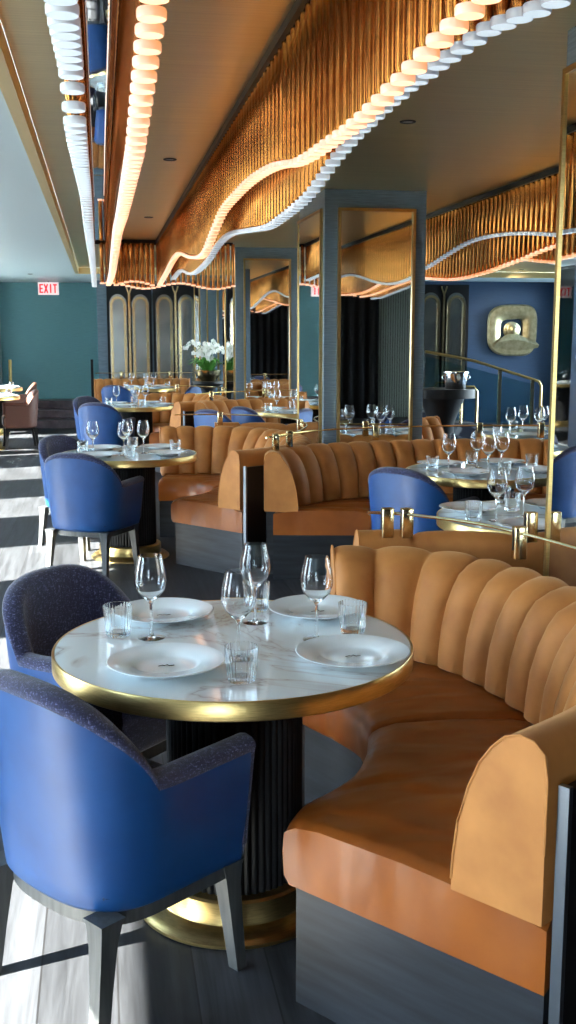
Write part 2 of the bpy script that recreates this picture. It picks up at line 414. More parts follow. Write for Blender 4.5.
chandelier('long waved chandelier of bronze rods with glowing discs hanging over the front dining room', cA,
    [((.625,.26),(.645,12.2)), ((-.075,.26),(-.06,12.4)), ((.13,.26),(.14,12.16)), ((.14,12.16),(.625,12.175)), ((-.06,12.39),(1.5,12.41)), ((.84,.26),(.855,12.4))],
    [((-.022,.26),(.082,12.34)), ((.685,.26),(.795,12.34))])
BX = 2.84; bs = 2.84/2.72
BC = mul([(1,2.2),(3,2.24),(4.5,2.08),(5.2,2.07),(6.11,2.16),(6.4,2.194),(6.89,2.244),(7.39,2.272),(7.894,2.269),(8.412,2.215),(8.945,2.15),(10,2.1),(11.5,2.22),(12.2,2.15)], bs)
BW = mul([(1,2.1),(3,2.05),(4.5,2.18),(5.5,2.22),(6.467,2.161),(6.948,2.129),(7.224,2.103),(7.484,2.085),(8.04,2.049),(8.68,2.04),(9.43,2.086),(11,2.22),(12.2,2.1)], bs)
BR = mul([(1,2.1),(3,2.2),(5,2.25),(7.0,2.10),(7.84,2.129),(8.38,2.171),(8.85,2.221),(9.41,2.239),(10.14,2.295),(10.92,2.367),(11.8,2.2)], 3.62/3.5)
cB = [(line_y(BX, .5, 12.6, BC), 'c'), (line_y(BX+.16, .5, 12.6, BW), 'w'), (line_y(3.62, .5, 12.5, BR), 'w'), (line_y(3.78, .5, 12.5, [(a, z-.03*math.sin(a)) for a, z in BR]), 'c'),
      (line_x(.5, BX+.24, 3.55, 2.15), 'w'), (line_x(12.6, BX+.24, 3.55, 2.15), 'w')]
chandelier('second waved chandelier of golden rods hanging in the right hand room beyond the columns', cB,
    [((BX-.045,.45),(BX-.022,12.65)), ((3.8,.45),(3.82,12.65))],
    [((BX+.03,.5),(BX+.13,12.6))], cam=(BX, 5.2))

# ------------------------------------------------------------ tables
def make_table():
    t = thing('round_table', '', 'table')
    b1 = MB(); b1.lathe([(0,.728),(.481,.728),(.485,.749),(.484,.751),(0,.751)], 96); b1.build('marble_top', M['marble'], t)
    b1 = MB(); b1.lathe([(.485,.7515),(.479,.72),(.46,.705),(.46,.702),(.488,.702),(.4915,.705),(.4915,.749),(.489,.752)], 96, closed=True); b1.build('brass_rim', M['brass'], t)
    b1 = MB(); b1.lathe([(0,.70),(.30,.70),(.455,.714),(.455,.727),(0,.727)], 64); b1.build('underside', M['black'], t)
    nf = 56
    b1 = MB(); seg = nf*6
    rf = lambda a: 1+.035*abs(math.sin(a*nf/2))
    b1.lathe([(.183,.10),(.183,.70)], seg, rad=rf); b1.build('fluted_drum', M['black_satin'], t)
    b1 = MB(); b1.lathe([(0,0),(.275,0),(.28,.004),(.28,.012),(.272,.018),(.262,.028),(.225,.036),(.222,.04),(.222,.098),(.215,.104),(0,.104)], 72); b1.build('brass_foot', M['brass'], t)
    return t
TAB = {}
tabs = [('T1',(.34,2.86),'round white marble table with brass rim in the foreground'),
        ('T2',(.175,7.78),'round marble table second from the front in the left row'),
        ('T3',(.41,13.2),'third round marble table along the left row'),
        ('T4',(.72,17.6),'farthest round table in front of the arched mirrors'),
        ('B1',(2.02,4.72),'round marble table just behind the foreground banquette'),
        ('B2',(2.35,6.42),'round marble table in front of the wide curved banquette'),
        ('B3',(2.15,11.9),'round marble table between the two mirrored columns'),
        ('C1',(3.62,8.75),'round marble table at far right before the glass stair railing'),
        ('L1',(-1.62,15.6),'nearer table by the windows at far left'),
        ('L2',(-1.75,18.0),'farther table by the windows at far left')]
t0 = make_table()
for i, (k, p, d) in enumerate(tabs):
    if i == 0: t = t0; t.location = (*p,0); t['label'] = d; t['group'] = 'round marble dining tables'
    else: t = dup(t0, (*p,0), i*.9, d, 'round marble dining tables')
    TAB[k] = p

# ------------------------------------------------------------ tableware
def make_plate():
    b1 = MB(); b1.lathe([(0,.006),(.072,.006),(.082,.010),(.09,.017),(.148,.025),(.150,.0235),(.095,.012),(.08,.002),(.066,0),(.06,.001),(0,.001)], 64, closed=False)
    return b1.build('dinner_plate', M['porcelain'])
def make_wine():
    b1 = MB()
    prof = [(0,.002),(.012,.0025),(.037,.0012),(.038,0.0),(.0385,.0015),(.030,.004),(.010,.007),(.0045,.014),(.0038,.05),(.004,.095),(.008,.106),(.022,.117),(.037,.134),(.0445,.155),(.0455,.168),(.043,.19),(.037,.215),(.0325,.235),
            (.0318,.235),(.036,.215),(.042,.19),(.0443,.168),(.043,.155),(.036,.1355),(.021,.119),(.006,.111),(0,.110)]
    b1.lathe(prof[2:], 32) if False else b1.lathe([(0,0),(.038,0),(.0385,.001),(.028,.0022),(.009,.005)]+prof[7:], 32)
    return b1.build('wine_glass', M['crystal'])
def make_tumbler():
    b1 = MB(); n = 24
    rf = lambda a: 1+.03*math.cos(a*n)
    b1.lathe([(0,0),(.030,0),(.0335,.004),(.0355,.02),(.0385,.088)], n*6, rad=rf) if False else None
    b1.lathe([(0,0),(.030,0),(.0335,.004),(.0360,.03),(.0395,.078),(.0400,.088),(.0375,.088),(.0365,.078),(.033,.03),(.030,.016),(0,.014)], n*5, rad=rf)
    return b1.build('ribbed_tumbler', M['pressed_glass'])
P0, W0, G0 = make_plate(), make_wine(), make_tumbler()
used = set()
def put(proto, x, y_, z, label, cat, group, rz=0):
    if proto.name not in used: used.add(proto.name); o = proto
    else: o = proto.copy(); COL.objects.link(o)
    o.location = (x, y_, z); o.rotation_euler.z = rz
    tag(o, label, cat, group); return o
ZT = .752
tw = {'T1':'the foreground table','T2':'the second left row table','T3':'the third left row table','T4':'the farthest arched mirror table',
      'B1':'the table behind the foreground banquette','B2':'the wide banquette table','B3':'the table between mirrored columns','C1':'the far right railing table',
      'L1':'the nearer window table','L2':'the farther window table'}
def setting(k, plates, wines, tumblers):
    cx, cy = TAB[k]
    def where(p):
        return ('far' if p[1] > cy else 'near')+' '+('left' if p[0] < cx else 'right')
    def rank(ps):
        out = []
        for p in ps:
            w_ = where(p); same = sorted([q for q in ps if where(q) == w_])
            extra = '' if len(same) == 1 else (', left of pair' if same.index(p) == 0 else ', right of pair')
            out.append(w_+', '+tw[k]+extra)
        return out
    for p, d in zip(plates, rank(plates)): put(P0, *p, ZT, 'white rimmed plate, '+d, 'plate', 'plates on '+tw[k])
    for p, d in zip(wines, rank(wines)): put(W0, *p, ZT, 'clear wine glass, '+d, 'wine glass', 'wine glasses on '+tw[k])
    for p, d in zip(tumblers, rank(tumblers)): put(G0, *p, ZT, 'ribbed water tumbler, '+d, 'water glass', 'tumblers on '+tw[k])
setting('T1', [(.143,2.655),(.628,2.655),(.165,3.16),(.628,3.125)], [(.119,2.945),(.334,2.642+.06),(.428,3.06),(.570,2.85)], [(.028,2.985),(.318,2.525),(.452,3.2),(.684,2.90)])
for o in [o for o in bpy.data.objects if o.name.startswith('dinner_plate')]:  # small dark squiggle at the centre of each foreground plate
    b1 = MB(); b1.tube([(-.020,-.004,.0085),(-.010,.002,.0085),(-.004,-.003,.0085),(.002,.007,.0085),(.007,-.004,.0085),(.020,-.001,.0085)], .0011, 5)
    m_ = b1.build('squiggle', M['black'], o); m_['label'] = 'small dark monogram'
def std(k, r=0, dn=(1,1,1,1)):
    cx, cy = TAB[k]
    pl = [(-.20,-.20),(.27,-.17),(-.19,.27),(.24,.27)]; wi = [(-.245,-.02),(-.03,-.13),(.0,.12),(.11,-.015)]; tu = [(-.32,.06),(.0,-.31),(.04,.30),(.34,.04)]
    c, s_ = math.cos(r), math.sin(r); R = lambda q: (cx+q[0]*c-q[1]*s_, cy+q[0]*s_+q[1]*c)
    setting(k, [R(q) for q in pl], [R(q) for q in wi], [R(q) for q in tu])
for k, r in (('T2',0),('T3',.2),('T4',.1),('B2',0.05),('B3',.15),('C1',.3),('L1',.1),('L2',.3)): std(k, r)
setting('B1', [(1.73,4.90),(1.83,4.40),(2.17,4.93),(2.3,4.47)], [(1.756,4.62),(1.92,4.70),(2.08,4.50),(2.22,4.71)], [(1.655,4.64),(1.93,4.87),(1.97,5.1),(2.4,4.72)])

# ------------------------------------------------------------ barrel chairs
def chair_path(n=49, ax=.285, yb=-.265, yf=.205, ys=-.03):
    """outer plan from front left round the back to front right; returns (x,y,phi)"""
    out = []
    a = 9
    for k in range(a): t = k/a; out.append((-ax, yf+(ys-yf)*t, -90-(1-t)*40))
    m_ = n-2*a
    for k in range(m_):
        ph = -90+180*k/(m_-1); c, s_ = math.cos(math.radians(ph)), math.sin(math.radians(ph))
        e = .78
        out.append((ax*math.copysign(abs(s_)**e, s_), ys-(ys-yb)*abs(c)**e, ph))
    for k in range(a): t = (k+1)/a; out.append((ax, ys+(yf-ys)*t, 90+t*40))
    return out
def ztop(ph):
    a = abs(ph)
    if a <= 90:
        t = min(1,a/80); return .622+.203*max(0,math.cos(t*PI/2))**.6
    return .622+.008*((a-90)/40)
def make_chair(leather, fabric, wood):
    t = thing('barrel_chair', '', 'chair')
    P = chair_path(61)
    def offs(P, d):
        out = []
        for i, (x, y_, ph) in enumerate(P):
            x0,y0,_ = P[max(i-1,0)]; x1,y1,_ = P[min(i+1,len(P)-1)]
            L = math.hypot(x1-x0,y1-y0); nx, ny = -(y1-y0)/L, (x1-x0)/L   # path runs left->back->right : left normal points inwards
            out.append((x+nx*d, y_+ny*d, ph))
        return out
    zb = .300
    # leather shell: outer face, bottom, and thin front ends
    b1 = MB(); rows = []
    for u in [0,.03,.12,.3,.5,.7,.85,1]:
        d = .040*(1-u)**1.3
        if u == 0: d = .05
        Q = offs(P, d); rows.append([(x, y_, zb+(ztop(ph)-.03-zb)*u) for x,y_,ph in Q])
    rows.insert(0, [(x, y_, zb) for x,y_,ph in offs(P, .075)])
    b1.grid(rows)
    b1.build('outer_shell', leather, t, angle=60)
    # fabric rim and inside face
    b1 = MB(); th = .062; rows = []
    prof = [(0.0,-.032),(-.004,-.02),(.0,-.008),(.012,.0),(.031,.004),(.050,0.),(.060,-.010),(th,-.03)]
    for d, dz in prof: rows.append([(x, y_, ztop(ph)+dz) for x,y_,ph in offs(P, d)])
    for u in (.3,.6,.85,1): rows.append([(x, y_, (ztop(ph)-.03)*(1-u)+.40*u) for x,y_,ph in offs(P, th+.012*u)])
    R = b1.grid(rows)
    # front ends of the arms
    b1.build('inner_upholstery', fabric, t, angle=60)
    for sx in (-1, 1):
        b1 = MB()
        x = sx*.285; yv = .205
        zt = ztop(130)
        prof2 = [(0,zt-.032),(-.004,zt-.02),(0,zt-.008),(.012,zt),(.031,zt+.004),(.05,zt),(.06,zt-.01),(th,zt-.03)]
        ring = [(x-sx*d, z) for d, z in prof2]+[(x-sx*(th+.012), .38),(x-sx*.075, zb),(x-sx*.05, zb),(x-sx*.03,zb+.05)]
        b1.prism(ring, yv-.002, yv+.012, 'y')
        b1.build('arm_end', fabric, t, smooth=False)
    # seat
    b1 = MB(); b1.box((-.212,-.185,.31),(.212,.24,.465),.03); 
    b1.build('seat', fabric, t)
    # apron and legs
    b1 = MB(); Q = offs(P, .055); Q2 = offs(P, .085)
    rows = [[(x,y_,.265) for x,y_,_ in Q],[(x,y_,.302) for x,y_,_ in Q],[(x,y_,.302) for x,y_,_ in Q2],[(x,y_,.265) for x,y_,_ in Q2]]
    b1.grid(rows, close_v=True); b1.box((-.225,.17,.265),(.225,.205,.315)); b1.build('apron', wood, t)
    for sx, sy in ((-1,-1),(1,-1),(-1,1),(1,1)):
        b1 = MB(); x, y_ = sx*.205, (-.185 if sy < 0 else .19)
        fx, fy = x+sx*.012, y_+(-.035 if sy < 0 else .03)
        rows = []
        for z, w_ in ((0,.016),(.13,.019),(.235,.023),(.285,.029),(.301,.034)):
            u = z/.301; cx, cy = fx+(x-fx)*u, fy+(y_-fy)*u
            rows.append([(cx-w_,cy-w_,z),(cx+w_,cy-w_,z),(cx+w_,cy+w_,z),(cx-w_,cy+w_,z)])
        R = b1.grid(rows, close_u=True); b1.cap(list(reversed(R[0]))); b1.cap(R[-1])
        b1.build('leg', wood, t, angle=30)
    return t
ch0 = make_chair(M['blue_leather'], M['boucle'], M['ash'])
def ang(fx, fy, tx, ty): return math.atan2(ty-fy, tx-fx)-PI/2
chairs = [
 ((-.005,2.55), ang(0,0,.79,.61), 'blue leather barrel chair with its back to us at front left of the foreground table'),
 ((-.02,3.42), ang(0,0,.74,-.68), 'navy tweed barrel chair seen from inside, left of the foreground table'),
 ((-.085,7.37), ang(0,0,.50,.86), 'blue barrel chair with its back to us at the second table of the left row'),
 ((-.18,8.35), ang(-.18,8.35,.35,7.95), 'navy tweed chair behind the other chair at the second table of the left row'),
 ((.03,12.75), ang(0,0,.45,.86), 'blue barrel chair with its back to us at the third table of the left row'),
 ((-.05,13.75), ang(-.05,13.75,.45,13.3), 'navy tweed chair at the far left of the third table of the left row'),
 ((.30,17.15), ang(0,0,.5,.86), 'blue chair at the farthest table below the arched mirrors'),
 ((1.30,17.4), ang(1.3,17.3,.7,17.6), 'dark blue chair right of the farthest table below the arched mirrors'),
 ((1.86,6.18), ang(0,0,.78,.62), 'bright blue barrel chair left of the table before the wide curved banquette'),
 ((2.80,5.95), ang(2.8,5.95,2.4,6.4), 'dark blue chair at near right of the table before the wide curved banquette'),
 ((2.62,4.9), ang(2.62,4.9,2.1,4.75), 'blue chair at the right side of the table behind the foreground banquette'),
 ((1.68,11.7), ang(0,0,.9,.5), 'bright blue chair at the table between the mirrored columns'),
 ((1.25,11.35), ang(1.25,11.35,2,12), 'dark navy chair left of the bright blue one between the mirrored columns'),
 ((4.2,8.5), ang(4.2,8.5,3.6,8.8), 'blue chair at the far right table by the glass railing'),
]
for i, (p, rz, lab) in enumerate(chairs):
    if i == 0: ch0.location = (*p,0); ch0.rotation_euler.z = rz; ch0['label'] = lab; ch0['group'] = 'blue barrel dining chairs'
    else: dup(ch0, (*p,0), rz, lab, 'blue barrel dining chairs')
chb = make_chair(M['brown_leather'], M['brown_leather'], M['black'])
chb.location = (-1.15,15.75,0); chb.rotation_euler.z = PI*.55; tag(chb, 'dark brown chair at the nearer window table at far left', group='brown chairs by the windows')
KID.clear()
dup(chb, (-1.3,18.1,0), PI*.5, 'dark brown chair at the farther window table at far left', 'brown chairs by the windows')
dup(chb, (-1.75,15.0,0), 0.1, 'dark brown chair in front of the nearer window table at far left', 'brown chairs by the windows')

# ------------------------------------------------------------ curved banquettes
def cell(u):   # channel bulge 0 at seams, 1 in the middle
    return (1-abs(2*u-1)**2.2)**.5
def banquette(label, segs, back, center, smooth_from, smooth_to, ch=.135, ztp=.83, endA=True, endB=True, group='curved banquettes', thick=.22, seat=True):
    """segs: list of (front pts, back pts) for seat cushions; back: bottom inner line of the backrest;
       lengths smooth_from / smooth_to at the ends of the back stay untufted (arms)"""
    t = thing('curved_banquette', label, 'banquette', (center[0], center[1], 0), 0, group)
    ox, oy = center
    V = lambda p: Vector((p[0]-ox, p[1]-oy, 0))
    for F, B in segs:
        n = 40; f, _ = catmull([V(p) for p in F], n); b_, _ = catmull([V(p) for p in B], n)
        z0, z1 = .295, .455
        prof = [(0.012,z0),(-.004,z0+.02),(-.008,z0+.08),(-.004,z1-.035),(.008,z1-.012),(.03,z1),(.15,z1+.012),(.5,z1+.016),(.85,z1+.006),(1.0,z1-.01),(1.0,z0)]
        rows = []
        for k in range(n):
            e = min(k, n-1-k)/(n-1)
            L = (b_[k]-f[k]).length; dirv = (b_[k]-f[k])/L
            r_ = []
            rowin = 0
            for i, (d, z) in enumerate(prof):
                dd = d*1.0 if i < 6 else d*L
                if i < 6: dd = d
                q = f[k]+dirv*dd
                zz = z
                if k in (0, n-1): zz = z-.012 if z > z1-.02 else z
                r_.append((q.x, q.y, zz))
            rows.append(r_)
        # rounded ends
        def shift(row, other, amt):
            out = []
            for p, q in zip(row, other):
                v = Vector(p)-Vector(q); v.z = 0
                v = v.normalized()*amt if v.length > 1e-6 else v
                out.append((p[0]+v.x, p[1]+v.y, p[2]))
            return out
        b1 = MB(); R = b1.grid(rows); b1.cap(R[0]); b1.cap(list(reversed(R[-1])))
        b1.build('seat_cushion', M['leather'], t, angle=50)
        b1 = MB(); rows = []
        for k in range(n):
            L = (b_[k]-f[k]).length; dirv = (b_[k]-f[k])/L; p = f[k]+dirv*.035; q = b_[k]
            rows.append([(p.x,p.y,0),(p.x,p.y,.296),(q.x,q.y,.296),(q.x,q.y,0)])
        R = b1.grid(rows, close_u=True); b1.cap(R[0]); b1.cap(list(reversed(R[-1]))); b1.build('plinth', M['plinth'], t, angle=30)
    # backrest
    Ltot = catmull([V(p) for p in back], 10)[1]
    n = max(60, int(Ltot/ch*18)); P, L = catmull([V(p) for p in back], n)
    ctr = Vector((0,0,0)); inner = []
    span = L-smooth_from-smooth_to; nch = max(1, round(span/ch)); cw = span/nch
    prof = [(.0,.445),(0,.47),(.003,.52),(.013,.60),(.036,.68),(.064,.735),(.093,.775),(.122,ztp-.012),(.155,ztp),(.188,ztp-.004),(thick-.006,ztp-.025),(thick,ztp-.06),(thick,.60),(thick,.452)]
    rows = []
    for k, p in enumerate(P):
        tg = (P[min(k+1,n-1)]-P[max(k-1,0)]).normalized(); nr = Vector((-tg.y, tg.x, 0))
        ref = (p-ctr)
        if nr.dot(ref) < 0: nr = -nr
        s_ = L*k/(n-1); b_ = 0; tuft = smooth_from < s_ < L-smooth_to
        if s_ > smooth_from and s_ < L-smooth_to: b_ = cell(((s_-smooth_from)/cw) % 1)
        else: b_ = 1
        en = min(s_, L-s_); rnd = max(0, 1-en/.03)**2*.015
        r_ = []
        for i, (d, z) in enumerate(prof):
            amt = (-.05*b_ if tuft else 0) if 0 < i < 8 else 0
            zz = z
            if 5 <= i <= 10: zz = z+.024*b_-.014
            if i == 7 and tuft: amt = -.02*b_
            q = p+nr*(d+amt); r_.append((q.x, q.y, zz))
        rows.append(r_); inner.append((p, nr))
    b1 = MB(); R = b1.grid(rows); 
    b1.cap(R[0]); b1.cap(list(reversed(R[-1])))
    bk = b1.build('backrest', M['velvet'], t, angle=62)
    b1 = MB(); rb = []
    for (p, nr), k in zip(inner, range(n)):
        if .14 < L*k/(n-1) < L-.14: rb.append([(p.x+nr.x*.02,p.y+nr.y*.02,0),(p.x+nr.x*.02,p.y+nr.y*.02,.45),(p.x+nr.x*(thick-.01),p.y+nr.y*(thick-.01),.45),(p.x+nr.x*(thick-.01),p.y+nr.y*(thick-.01),0)])
    Rb = b1.grid(rb, close_u=True); b1.cap(Rb[0]); b1.cap(list(reversed(Rb[-1]))); b1.build('base_frame', M['plinth'], t, angle=30)
    # piping on the two end faces
    for idx, use in ((0, endA), (n-1, endB)):
        if use:
            b1 = MB(); b1.tube(rows[idx][1:13], .003, 6); b1.build('piping', M['velvet'], bk)
    return t

A1F1 = [(.748,2.937),(.715,2.82),(.63,2.64),(.545,2.545),(.46,2.47),(.40,2.37)]
A1B1 = [(1.25,2.937),(1.245,2.75),(1.19,2.53),(1.06,2.31),(.88,2.14),(.69,2.01)]
A1F1b = A1F1; 
A1F2 = [(.752,2.945),(.745,3.10),(.70,3.24),(.66,3.33),(.63,3.40)]
A1B2 = [(1.27,2.945),(1.23,3.33),(1.12,3.58),(.97,3.68),(.80,3.70)]
backA = [(.80,3.64),(.95,3.62),(1.085,3.53),(1.19,3.32),(1.245,3.05),(1.25,2.8),(1.19,2.53),(1.06,2.31),(.88,2.14),(.69,2.01)]
def sh(L, dx, dy): return [(x+dx, y_+dy) for x, y_ in L]
A1F1e = A1F1+[(.40,2.37)]
# the near end of the seat is a straight leather face from the table side to the end panel
def endfix(F, B, out=(.83,1.84)): return F, B[:-1]+[out]
f1, b1_ = endfix(A1F1, [(1.25,2.937),(1.26,2.7),(1.2,2.42),(1.08,2.18),(.97,2.0),(.83,1.84)])
banquette('caramel velvet and cognac leather banquette curving around the foreground table', [(f1, b1_), (A1F2, A1B2)], backA, (.40,2.95), 0, .62, .138, .815, group='curved banquettes')
# second bay
dx, dy = .06, 5.12
f2, b2_ = sh(f1,dx,dy), sh(b1_,dx,dy)
A2F2 = [(.81,8.065),(.80,8.20),(.72,8.36),(.58,8.44),(.42,8.46)]
A2B2 = [(1.31,8.065),(1.26,8.42),(1.12,8.68),(.90,8.82),(.50,8.86)]
backA2 = [(.47,8.86),(.75,8.86),(.98,8.80),(1.14,8.67),(1.26,8.42)]+sh(backA[4:],dx,dy)
banquette('caramel banquette curving around the second table of the left row', [(f2,b2_),(A2F2,A2B2)], backA2, (.44,8.05), 0, .62, .138, .83)
dx, dy = .14, 10.4
d2 = dy-5.12
banquette('caramel banquette at the third table of the left row', [(sh(f1,dx,dy),sh(b1_,dx,dy)),(sh(A2F2,0,d2),sh(A2B2,0,d2))], sh(backA2,0,d2), (.44,8.05+d2), 0, .62, .138, .83)
# low banquette pieces near the farthest table
banquette('small caramel banquette at the farthest table under the arched mirrors', [([(-.10,18.45),(.3,18.5),(.9,18.5),(1.4,18.4)],[(-.10,18.95),(.3,19.0),(.9,19.0),(1.5,18.9)])],
          [(-.10,18.95),(.3,19.0),(.9,19.0),(1.5,18.9)], (.5,18.0), .02, .02, .138, .83)
# right hand row: wide banquette facing us
B2F = [(1.70,6.74),(1.82,6.92),(2.1,7.04),(2.5,7.06),(2.85,6.98),(3.02,6.78)]
B2Bk = [(1.20,6.85),(1.30,7.06),(1.58,7.27),(2.05,7.40),(2.6,7.42),(3.1,7.34),(3.42,7.12),(3.5,6.85)]
backB2 = [(1.24,6.83),(1.29,7.03),(1.54,7.24),(2.05,7.38),(2.6,7.40),(3.1,7.32),(3.40,7.10),(3.48,6.85)]
segB = [([(1.70,6.74),(1.82,6.92),(2.1,7.04),(2.35,7.06)],[(1.08,6.86),(1.28,7.08),(1.68,7.33),(2.3,7.42)]),
        ([(2.36,7.06),(2.7,7.03),(2.9,6.93),(3.02,6.78)],[(2.31,7.42),(2.9,7.4),(3.3,7.2),(3.6,6.85)])]
banquette('wide caramel banquette in the right row sweeping in front of the mirrored column', segB, backB2, (2.35,6.3), .16, .16, .15, .83)
d3 = 5.3
banquette('wide caramel banquette in the right row before the farther mirrored column', [(sh(F,0,d3),sh(B,0,d3)) for F,B in segB], sh(backB2,0,d3), (2.35,6.3+d3), .16, .16, .15, .83)
# banquettes back to back with the left row, facing away
def facing_away(label, d):
    bk = [(.98,4.20+d),(1.2,4.18+d),(1.5,4.09+d),(1.9,4.03+d),(2.4,4.0+d)]
    sg = [([(1.16,4.68+d),(1.3,4.64+d),(1.6,4.52+d),(1.95,4.45+d),(2.4,4.42+d)], [(.98,4.20+d),(1.2,4.18+d),(1.5,4.09+d),(1.9,4.03+d),(2.4,4.0+d)])]
    banquette(label, sg, bk, (2.0,4.9+d), .25, .02, .4, .825)
facing_away('caramel banquette backing onto the foreground one and facing away', .0)
facing_away('caramel banquette backing onto the second left row one and facing away', 5.35)
banquette('caramel banquette end with gathered channels before the glass stair railing', [([(2.85,8.7),(2.93,8.9),(3.05,9.02),(3.18,9.08)],[(2.50,8.82),(2.62,9.15),(2.82,9.38),(3.1,9.5)])],
          [(2.54,8.82),(2.64,9.12),(2.84,9.34),(3.1,9.45)], (3.6,8.6), 0, .02, .12, .84)

# dark end panels between two bays
def end_panel(x, y_, rz, ln, label):
    t = thing('end_panel', label, 'panel', (x, y_, 0), rz, 'banquette end panels')
    MB().box((.004,0.01,0),(.024,ln,.735)).build('board', M['black'], t, smooth=False)
    MB().box((.002,-.004,0),(.026,.01,.742)).build('edge_strip', M['steel'], t, smooth=False)
end_panel(.838,1.832,-.963,.5,'black end panel with steel edge closing the foreground banquette')
end_panel(.898,6.952,-.963,.17,'dark end panel between the left and right row banquettes')
end_panel(.898,12.232,-.963,.17,'dark end panel further back between the banquettes')

# ------------------------------------------------------------ brass rails on clamps
def rail(label, pts, clamps, z=.93, zb=.835):
    t = thing('brass_rail', label, 'rail', (pts[0][0],pts[0][1],0))
    ox, oy = pts[0]
    P, _ = catmull([Vector((x-ox,y_-oy,z)) for x,y_ in pts], 40)
    b1 = MB(); b1.tube(P, .006, 8); b1.build('rail_bar', M['brass_pale'], t)
    for x, y_ in clamps:
        b1 = MB(); b1.box((x-ox-.022,y_-oy-.018,zb),(x-ox+.022,y_-oy+.018,z+.022),.004); c = b1.build('clamp', M['brass_pale'], t)
        b1 = MB(); b1.box((x-ox-.0235,y_-oy-.006,zb+.03),(x-ox+.0235,y_-oy+.006,z+.012)); b1.build('slot', M['black'], c, smooth=False)
rail('thin brass rail on clamps behind the foreground banquette', [(.98,3.92),(1.1,3.86),(1.28,3.65),(1.38,3.42),(1.47,3.05),(1.50,2.6)], [(1.045,3.88),(1.115,3.86),(1.385,3.42),(1.54,3.7)], .925)
rail('thin brass rail on clamps behind the second left row banquette', [(.6,9.13),(.98,9.1),(1.3,8.9),(1.5,8.5),(1.5,7.9),(1.3,7.3),(1.12,6.98)], [(.98,9.1),(1.5,8.2),(1.12,7.0)], .925)
rail('thin brass rail on clamps behind the third left row banquette', [(.6,14.4),(.98,14.35),(1.3,14.2),(1.5,13.8),(1.5,13.2),(1.3,12.6)], [(.98,14.35),(1.5,13.5)], .925)
rail('thin brass rail on clamps over the wide right row banquette', [(1.05,6.95),(1.25,7.22),(1.6,7.5),(2.1,7.63),(2.6,7.65),(3.2,7.56),(3.6,7.3)], [(1.25,7.22),(1.95,7.6),(2.75,7.64),(3.2,7.56)], .925)
rail('thin brass rail on clamps over the farther right row banquette', sh([(1.05,6.95),(1.25,7.22),(1.6,7.5),(2.1,7.63),(2.6,7.65),(3.2,7.56)],0,d3), sh([(1.25,7.22),(1.95,7.6)],0,d3), .925)
rail('thin brass rail in front of the arched mirrors', [(-.1,19.3),(.8,19.35),(1.6,19.3)], [(0.35,19.33),(1.2,19.34)], .93)

# ------------------------------------------------------------ arched mirrors on the middle wall
def arch_path(xc, hw, z0, zs, n=14):
    """half arch outline, lancet"""
    pts = [(xc-hw, z0), (xc-hw, zs)]
    for k in range(1, n): a = PI*k/n; pts.append((xc-hw*math.cos(a), zs+hw*1.15*math.sin(a)))
    pts += [(xc+hw, zs), (xc+hw, z0)]; return pts
def arch_unit(label, xc, yw, w, ztop_=2.42, z0=.62):
    t = thing('arched_mirror', label, 'mirror', (xc, yw, 0), 0, 'arched mirrors')
    MB().box((-w/2,-.03,z0-.05),(w/2,0,ztop_+.05)).build('backing', M['black'], t, smooth=False)
    q = w/4
    for s_ in (-1, 1):
        ol = arch_path(s_*q, q*.78, z0, ztop_-.30)
        b1 = MB(); b1.prism(ol, -.045, -.03, 'y'); p = b1.build('mirror_panel', M['antique'], t, smooth=False)
        b1 = MB(); inner = arch_path(s_*q, q*.60, z0, ztop_-.32)
        b1.sweep([(x,-.06,z) for x,z in inner], (.022,.016), nrm=(0,1,0)); b1.build('arch_moulding', M['brass_pale'], t, smooth=False)
    b1 = MB(); b1.box((-.02,-.075,z0),(.02,-.03,ztop_-.1)); b1.sweep([(0,-.06,ztop_-.12),(-.03,-.06,ztop_-.05),(-.05,-.06,ztop_+.02)], (.014,.012), nrm=(0,1,0)); b1.sweep([(0,-.06,ztop_-.12),(.03,-.06,ztop_-.05),(.05,-.06,ztop_+.02)], (.014,.012), nrm=(0,1,0))
    b1.build('centre_mullion', M['brass_pale'], t, smooth=False)
arch_unit('left pair of tall arched smoked mirrors with pale brass mullions on the far wall', .52, 19.59, .78)
arch_unit('right pair of tall arched smoked mirrors with pale brass mullions on the far wall', 1.33, 19.59, .78)
arch_unit('tall arched mirror with brass outline in the right hand room behind the ice bucket', 6.05, 18.89, .95)
# tall framed mirror / opening behind orchid
o = MB().box((1.92,17.0,0),(1.95,17.06,2.45)).build('brass_post', M['brass'], smooth=False); tag(o, 'tall thin brass post behind the orchid arrangement', 'post')

# exit sign
t = thing('exit_sign', 'lit red and white exit sign under the painted ceiling at far left', 'sign', (-.88,20.0,2.40))
MB().box((-.18,-.02,-.11),(.18,.02,.11),.006).build('sign_box', M['exit_white'], t)
def letter(ch_, x, parent):
    b1 = MB(); w_, h_, s_ = .066, .155, .023
    y0, y1 = -.028, -.0205
    def bar(a, b_, c, d): b1.box((x+a,y0,c-h_/2),(x+b_,y1,d-h_/2))
    def diag(x0_, z0_, x1_, z1_):
        b1.sweep([(x+x0_,-.0245,z0_-h_/2),(x+x1_,-.0245,z1_-h_/2)], (s_/2,.0035), nrm=(0,1,0))
    if ch_ == 'E': bar(0,s_,0,h_); bar(0,w_,0,s_); bar(0,w_,h_-s_,h_); bar(0,w_*.85,h_/2-s_/2,h_/2+s_/2)
    if ch_ == 'X': diag(.005,0,w_-.005,h_); diag(w_-.005,0,.005,h_)
    if ch_ == 'I': bar(w_/2-s_/2,w_/2+s_/2,0,h_)
    if ch_ == 'T': bar(w_/2-s_/2,w_/2+s_/2,0,h_); bar(0,w_,h_-s_,h_)
    b1.build('letter', M['exit_red'], parent, smooth=False)
